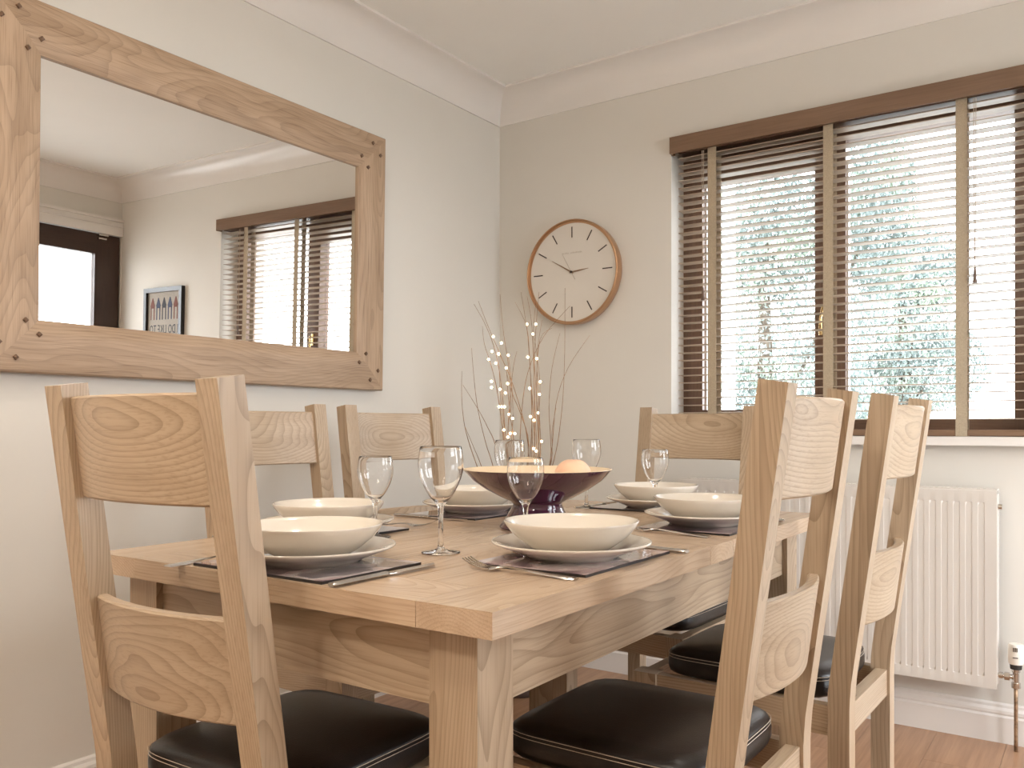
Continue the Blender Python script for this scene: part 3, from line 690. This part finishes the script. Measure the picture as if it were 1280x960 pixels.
# wine glass (large)
def make_glass(h, rb, rr, foot, label):
    t = thing('wine_glass', label, 'wine glass', (0, 0, 0))
    bh = h*0.53; zb = h-bh     # bowl starts at zb
    out = [(0, 0.0), (foot*0.97, 0.0), (foot, 0.0008), (foot*0.98, 0.0016), (foot*0.55, 0.0034), (foot*0.22, 0.0068), (0.0052, 0.012), (0.0042, 0.022), (0.0040, zb*0.6), (0.0050, zb*0.88), (0.0085, zb*0.985)]
    B = [(0.05, 0.36), (0.11, 0.49), (0.20, 0.63), (0.31, 0.77), (0.43, 0.89), (0.55, 0.97), (0.66, 1.0), (0.78, 0.99), (0.89, 0.955), (0.97, 0.92), (0.995, 0.908)]
    for t_, f_ in B: out.append((rb*f_, zb+bh*t_))
    out.append((rb*0.905-0.0003, h))
    inn = [(rb*0.905-0.0007, h), (rb*0.903-0.0009, h-0.0006)] + [(rb*f_-0.0011, zb+bh*t_+0.0004) for t_, f_ in B[:-2][::-1]] + [(rb*0.20, zb+bh*0.028), (0, zb+bh*0.022)]
    bm = bmesh.new(); lathe(bm, out+inn, 56); finish(bm, 'goblet', 'crystal', t, smooth=True)
    return t
gb = make_glass(0.182, 0.0392, 0.0335, 0.0335, 'x'); gs = make_glass(0.158, 0.0350, 0.0300, 0.030, 'x')
GZ = TZ+0.0006
gb.location = (1.233, -1.903, GZ); gb['label'] = 'large wine glass standing alone near the front of the table'
GRP = None
dup(gb, (0.930, -1.261, GZ), 0, 'large wine glass behind the purple bowl, in front of the lit twigs')
dup(gb, (1.030, -1.046, GZ), 0.3, 'large wine glass standing just right of the purple bowl, far side')
gs.location = (1.001, -1.820, GZ); gs['label'] = 'small wine glass at the left, behind the near pasta bowl'
dup(gs, (1.28, -1.712, GZ), 0.2, 'small wine glass right in front of the purple bowl')
dup(gs, (1.228, -1.043, GZ), 0.5, 'small wine glass furthest right, in front of the far end chair')
# settings: name, mat centre, facing of the long side, plate centre, fork & knife
SET = [
 ('near end', (1.145, -2.122), 0, (1.140, -2.108), ((0.985, -2.165), pi/2), ((1.316, -2.125), pi/2)),
 ('front right', (1.455, -1.831), pi/2, (1.450, -1.832), ((1.462, -2.000), pi+0.02), ((1.475, -1.660), pi-0.12)),
 ('back right', (1.455, -1.262), pi/2, (1.450, -1.262), ((1.440, -1.440), pi-0.10), ((1.46, -1.095), pi)),
 ('far end', (1.190, -0.958), 0, (1.190, -0.958), ((1.352, -0.940), -pi/2), ((1.030, -0.950), -pi/2)),
 ('front left', (0.868, -1.832), pi/2, (0.880, -1.828), ((0.905, -1.665), 0.45), ((0.86, -2.000), 0.02)),
 ('back left', (0.872, -1.322), pi/2, (0.868, -1.325), ((0.87, -1.155), 0.0), ((0.862, -1.492), 0.0)),
]
desc = {
 'near end': 'at the near end of the table',
 'front right': 'right of the lone front wine glass',
 'back right': 'second along the right, behind the chair post',
 'far end': 'at the far end, before the chair facing us',
 'front left': 'mirror side, just behind the near end setting',
 'back left': 'mirror side, further back beside the purple bowl'}
for i, (nm, mc, mrz, pc, fkp, knp) in enumerate(SET):
    for base, loc, rz, txt in ((pm, (mc[0], mc[1], TZ), mrz, 'glossy pink and plum placemat '), (pt, (pc[0], pc[1], MZ), 0, 'flat cream dinner plate '),
                          (pb, (pc[0], pc[1], MZ+0.0066), 0, 'cream pasta bowl stacked on a plate '), (fk, (*fkp[0], TZ), fkp[1], 'steel fork '), (kn, (*knp[0], TZ), knp[1], 'steel table knife ')):
        lab = txt + desc[nm]
        if i == 0:
            base.location = loc; base.rotation_euler = (0, 0, rz); base['label'] = lab
        else: dup(base, loc, rz, lab)

# ================================================================== CENTREPIECE BOWL
bw_ = thing('footed_bowl', 'wide purple glazed bowl on a flared foot in mid table', 'bowl', (1.173, -1.507, TZ))
bm = bmesh.new()
prof = [(0, 0.004), (0.060, 0.004), (0.078, 0.0), (0.081, 0.002), (0.080, 0.006), (0.068, 0.022), (0.056, 0.042), (0.052, 0.052), (0.056, 0.058), (0.080, 0.068), (0.110, 0.084), (0.138, 0.103), (0.1565, 0.123), (0.1585, 0.1255)]
lathe(bm, prof, 80); finish(bm, 'glazed_body', 'purple', bw_, smooth=True)
bm = bmesh.new(); lathe(bm, [(0.1585, 0.1255), (0.1580, 0.1268), (0.1560, 0.1262), (0.136, 0.107), (0.106, 0.089), (0.07, 0.075), (0.03, 0.069), (0, 0.068)], 80); finish(bm, 'cream_inside', 'bowlin', bw_, smooth=True)
def fruit(p, r, label):
    bm = bmesh.new(); bmesh.ops.create_uvsphere(bm, u_segments=32, v_segments=20, radius=r)
    for v in bm.verts:
        d = math.hypot(v.co.x, v.co.y)/r; a = math.atan2(v.co.y, v.co.x)
        v.co.z *= 0.94; v.co.z -= 0.10*r*math.exp(-(d*4)**2)*(1 if v.co.z > 0 else -0.5)
        k = 1-0.05*math.exp(-(a*3)**2)*(d); v.co.x *= k; v.co.y *= k
    o = finish(bm, 'peach', 'peach', smooth=True); o.location = p; tag(o, label, 'fruit'); return o
fruit((1.235, -1.463, TZ+0.075+0.036), 0.040, 'peach-coloured round fruit resting in the purple bowl')

# ================================================================== TWIG ARRANGEMENT
VX, VY = 0.40, -0.44
va = thing('floor_vase', 'dark glazed floor vase in the corner holding bare twigs', 'vase', (VX, VY, 0))
bm = bmesh.new(); lathe(bm, [(0, 0), (0.075, 0), (0.085, 0.02), (0.098, 0.14), (0.098, 0.26), (0.080, 0.40), (0.064, 0.48), (0.070, 0.52), (0.067, 0.521), (0.058, 0.482), (0.072, 0.39), (0.088, 0.25), (0.088, 0.14), (0.070, 0.03), (0, 0.03)], 48); finish(bm, 'body', 'vase', va, smooth=True)
TW = {
 'loose twig leaning left, bare of lights, beside the lit ones': [
  [(70, 415), (68, 490), (72, 600), (90, 720), (145, 890)], [(75, 485), (150, 605), (200, 700), (240, 800)], [(118, 300), (130, 450), (150, 610), (190, 780), (222, 880)], [(84, 690), (130, 800), (165, 885)]],
 'straight willow twig in the left lit bundle': [
  [(152, 65), (200, 190), (260, 330), (330, 500), (400, 780)], [(130, 80), (190, 190), (240, 330), (270, 520), (290, 780)], [(172, 190), (182, 280), (220, 400), (250, 540), (270, 680), (280, 790)],
  [(260, 30), (275, 200), (300, 370), (320, 520), (360, 620), (405, 790)], [(345, 315), (328, 390), (310, 560), (300, 780)], [(255, 340), (262, 540), (292, 780)], [(205, 355), (240, 480), (258, 600), (285, 780)],
  [(300, 330), (318, 470), (325, 640), (318, 780)], [(255, 330), (290, 400), (300, 520), (312, 640), (330, 780)], [(290, 400), (316, 560), (300, 700), (310, 800)]],
 'straight willow twig in the right lit bundle': [
  [(335, 70), (395, 200), (410, 400), (425, 600), (430, 830)], [(365, 20), (400, 250), (415, 500), (420, 830)], [(395, 40), (420, 200), (435, 600), (440, 840)], [(440, 60), (425, 260), (440, 500), (455, 840)],
  [(470, 160), (445, 350), (455, 600), (460, 840)], [(610, 90), (480, 240), (400, 420), (370, 600), (360, 780)], [(520, 200), (460, 260), (442, 500), (450, 830)], [(455, 20), (440, 200), (430, 420), (432, 830)], [(395, 180), (405, 330), (420, 560), (412, 830)], [(430, 230), (460, 470), (455, 640), (462, 840)]],
 'loose twig leaning right, bare of lights, below the clock': [
  [(585, 0), (582, 400), (565, 650), (530, 860)], [(710, 235), (600, 400), (540, 580), (512, 860)], [(560, 225), (520, 400), (505, 600), (512, 880)], [(540, 600), (520, 720), (516, 870)]],
}
BULB = [(226, 243), (267, 275), (220, 317), (253, 330), (301, 336), (239, 376), (291, 400), (217, 467), (217, 497), (260, 506), (287, 525), (255, 594), (268, 594), (282, 594), (305, 631), (323, 652), (279, 710), (311, 727), (334, 728), (203, 357), (298, 478), (300, 745),
        (394, 181), (439, 181), (424, 230), (399, 346), (444, 353), (461, 469), (408, 502), (457, 532), (451, 625), (412, 643), (430, 661), (468, 767), (428, 803), (441, 815)]
def q2(p, d): return pview(560+p[0]/4, 360+p[1]/4, d)
DV = math.hypot(1, 1)
s_, c_ = sin(0.6049), cos(0.6049); DEP = -(VX-CAM[0])*s_+(VY-CAM[1])*c_
GR = dict(zip(TW, ('loose twigs on the left', 'left bundle of lit twigs', 'right bundle of lit twigs', 'loose twigs on the right')))
LOOSE = {'loose twigs on the left': ['leftmost bare twig, curving outward', 'bare twig crossing the leftmost twig halfway up', 'tall bare twig between the leftmost twig and the lit bundle', 'short bare twig low down at the far left'],
 'loose twigs on the right': ['tall bare twig rising straight across the clock dial', 'bare twig leaning furthest to the right', 'bare twig ending just under the clock rim', 'short bare twig low in the right hand spray']}
twigs = []
for lab, L in TW.items():
    for k, P in enumerate(L):
        rr = random.Random(hash((k, len(L), P[0][0])) % 999); dd = rr.uniform(-0.05, 0.05)
        pts = [q2(p, DEP+dd*(1-i/len(P))) for i, p in enumerate(P)]
        last = pts[-1]; f = Vector((VX, VY, 0.50)); 
        off = (last-f)*0.16; off.z = 0
        if off.length > 0.045: off *= 0.045/off.length
        pts += [last.lerp(f+off, 0.55), f+off, Vector((VX-off.x*0.8, VY-off.y*0.8, 0.08))]
        # smooth by Catmull-Rom
        sm = []
        for i in range(len(pts)-1):
            a, b_, c__, d__ = pts[max(i-1, 0)], pts[i], pts[i+1], pts[min(i+2, len(pts)-1)]
            for t in (0, .25, .5, .75):
                sm.append(0.5*((2*b_)+(c__-a)*t+(2*a-5*b_+4*c__-d__)*t*t+(3*b_-a-3*c__+d__)*t**3))
        sm.append(pts[-1]); base = sm[-1].copy()
        bm = bmesh.new(); tube(bm, [p-base for p in sm], lambda t: 0.0007+0.0019*t, 5)
        lit = 'lit bundle' in lab
        o = finish(bm, 'twig', 'twig', smooth=True); o.location = base
        if lit: tag(o, lab, 'twig', GR[lab])
        else: tag(o, LOOSE[GR[lab]][k], 'twig', GR[lab])
        twigs.append((o, sm, lit))
for b_ in BULB:
    best = None
    for o, sm, lit in twigs:
        if not lit: continue
        for a, c__ in zip(sm, sm[1:]):
            for t in (0, 0.25, 0.5, 0.75):
                p = a.lerp(c__, t); dd = -(p.x-CAM[0])*s_+(p.y-CAM[1])*c_
                e = (p-q2(b_, dd)).length
                if best is None or e < best[0]: best = (e, o, q2(b_, dd), p)
    e, o, pos, near = best
    if e > 0.02: pos = near + (pos-near)*0.02/e
    bm = bmesh.new(); bmesh.ops.create_icosphere(bm, subdivisions=2, radius=0.0046)
    w_ = finish(bm, 'fairy_bulb', 'bulb', o, smooth=True); w_.location = pos-o.location
# ================================================================== CEILING DOWNLIGHTS AND ADDED FILL GLOBE (behind and above the view)
def globe(x, y, lab, s_):  # unseen globe, added to brighten the ceiling and the room
    t = thing('added_fill_globe', lab, 'light', (x, y, H))
    bm = bmesh.new(); lathe(bm, [(0, -0.0005), (0.055, -0.0005), (0.055, -0.012), (0.012, -0.022), (0.008, -0.19), (0.022, -0.20), (0.022, -0.23), (0, -0.23)], 24); finish(bm, 'fill_globe_rose', 'chrome', t, smooth=True, ang=R(40))
    bm = bmesh.new(); bmesh.ops.create_uvsphere(bm, u_segments=32, v_segments=20, radius=0.085); o = finish(bm, 'fill_globe_shade', emit('fill_globe_glow', LAMP_C, s_), t, smooth=True); o.location = (0, 0, -0.305)
def downlight(x, y, lab, wt):
    t = thing('ceiling_downlight', lab, 'light', (x, y, H))
    bm = bmesh.new(); lathe(bm, [(0.030, -0.0005), (0.045, -0.0005), (0.046, -0.004), (0.040, -0.007), (0.031, -0.006), (0.030, -0.0005)], 32); finish(bm, 'bezel', 'chrome', t, smooth=True, ang=R(40))
    bm = bmesh.new(); lathe(bm, [(0, -0.0015), (0.029, -0.0015), (0.029, -0.0005), (0, -0.0005)], 24); finish(bm, 'lens', 'lampglow', t)
    l = bpy.data.lights.new('downlight', 'AREA'); l.shape = 'DISK'; l.size = 0.058; l.energy = wt; l.color = LAMP_C; l.spread = R(160)
    o = bpy.data.objects.new('downlight', l); COL.objects.link(o); o.parent = t; o.location = (0, 0, -0.010)
downlight(1.15, -1.60, 'chrome ceiling downlight above the table centre', LAMP_W*0.5)
downlight(0.80, -3.00, 'chrome ceiling downlight by the left wall behind the camera', LAMP_W)
globe(1.75, -3.55, 'added fill globe light, unseen behind the camera', FILL_GLOBE_S)
downlight(1.50, -4.00, 'chrome ceiling downlight at the rear of the room', LAMP_W)

# ================================================================== OUTSIDE
bm = bmesh.new(); box(bm, -25, 0.31, -0.5, 30, 45, -0.4); box(bm, 3.3, -25, -0.5, 30, 0.30, -0.4); struct(finish(bm, 'ground', 'grass'), 'pale ground outside the window')
def tree(name, loc, crown, n, leaf, lab, trunk=True, seed=1):
    t = thing(name, lab, 'tree' if trunk else 'bush', loc)
    rr = random.Random(seed); V = []; Fc = []
    for k in range(n):
        cxx, cyy, czz, rx, ry, rz_ = crown[rr.randrange(len(crown))]
        while True:
            p = Vector((rr.uniform(-1, 1), rr.uniform(-1, 1), rr.uniform(-1, 1)))
            if p.length <= 1: break
        c = Vector((cxx+p.x*rx, cyy+p.y*ry, czz+p.z*rz_))
        e = Euler((rr.uniform(0, 6), rr.uniform(0, 6), rr.uniform(0, 6))).to_matrix(); s = leaf*rr.uniform(0.6, 1.3)
        i = len(V)
        for q in ((-1, 0, 0), (0, -0.45, 0.1), (1, 0, 0), (0, 0.45, 0.1)): V.append(c+e@Vector(q)*s)
        Fc.append((i, i+1, i+2, i+3))
    me = bpy.data.meshes.new('foliage'); me.from_pydata([tuple(v) for v in V], [], Fc); me.materials.append(M['leaf'])
    o = bpy.data.objects.new('foliage', me); COL.objects.link(o); o.parent = t; o['kind'] = 'stuff'
    bm = bmesh.new()
    if trunk:
        hgt = max(c[2] for c in crown)
        tube(bm, [(0, 0, -0.05), (0.08, 0, hgt*0.4), (0, 0.1, hgt)], lambda u: 0.16-0.11*u, 8)
        for c in crown: tube(bm, [(0.03, 0, hgt*0.35), (c[0]*0.6, c[1]*0.6, (c[2]+hgt*0.4)/2), (c[0], c[1], c[2])], lambda u: 0.05-0.035*u, 6)
    else:
        for c in crown: tube(bm, [(0, 0, -0.05), (c[0]*0.7, c[1]*0.7, c[2])], 0.02, 5)
    finish(bm, 'trunk' if trunk else 'stem', 'bark', t)
    return t
def at(px, d): p = pview(px, 534, d); return (p.x, p.y, -0.4)
tree('broadleaf_tree', at(950, 10), [(0, 0, 2.6, 1.3, 1.2, 1.3), (1.3, 0, 3.7, 0.4, 0.6, 1.0), (-0.7, 0.2, 1.5, 0.9, 0.9, 1.1), (0.6, 0, 1.3, 0.8, 1, 1.1), (0.1, 0, 3.6, 0.7, 0.8, 0.8)], 38000, 0.032, 'tall leafy tree outside the left window pane', seed=3)
tree('broadleaf_tree', at(1125, 13.5), [(0, 0, 2.9, 0.95, 1.0, 0.8), (0.45, 0.2, 2.3, 0.8, 0.9, 0.7), (0.3, 0.1, 3.8, 0.55, 0.7, 0.8), (-0.5, 0.1, 1.8, 0.8, 0.7, 0.9)], 20000, 0.038, 'lower leafy tree outside the right window pane', seed=5)
tree('garden_bush', at(1215, 8), [(0, 0, 0.7, 0.45, 0.5, 0.45)], 1600, 0.045, 'small pale bush low behind the right pane', trunk=False, seed=6)
tree('garden_bush', at(1010, 7), [(0, 0, 0.7, 0.9, 0.5, 0.5), (-0.8, 0, 0.7, 0.7, 0.5, 0.5)], 3500, 0.045, 'wide low hedge bush behind the left pane', trunk=False, seed=8)
p = at(911, 6); boxo('garden_post', (-0.035, -0.035, 0, 0.035, 0.035, 3.2), 'post', bevel=0.004).location = p
tag(bpy.data.objects['garden_post'], 'white post standing outside the left window pane', 'post')
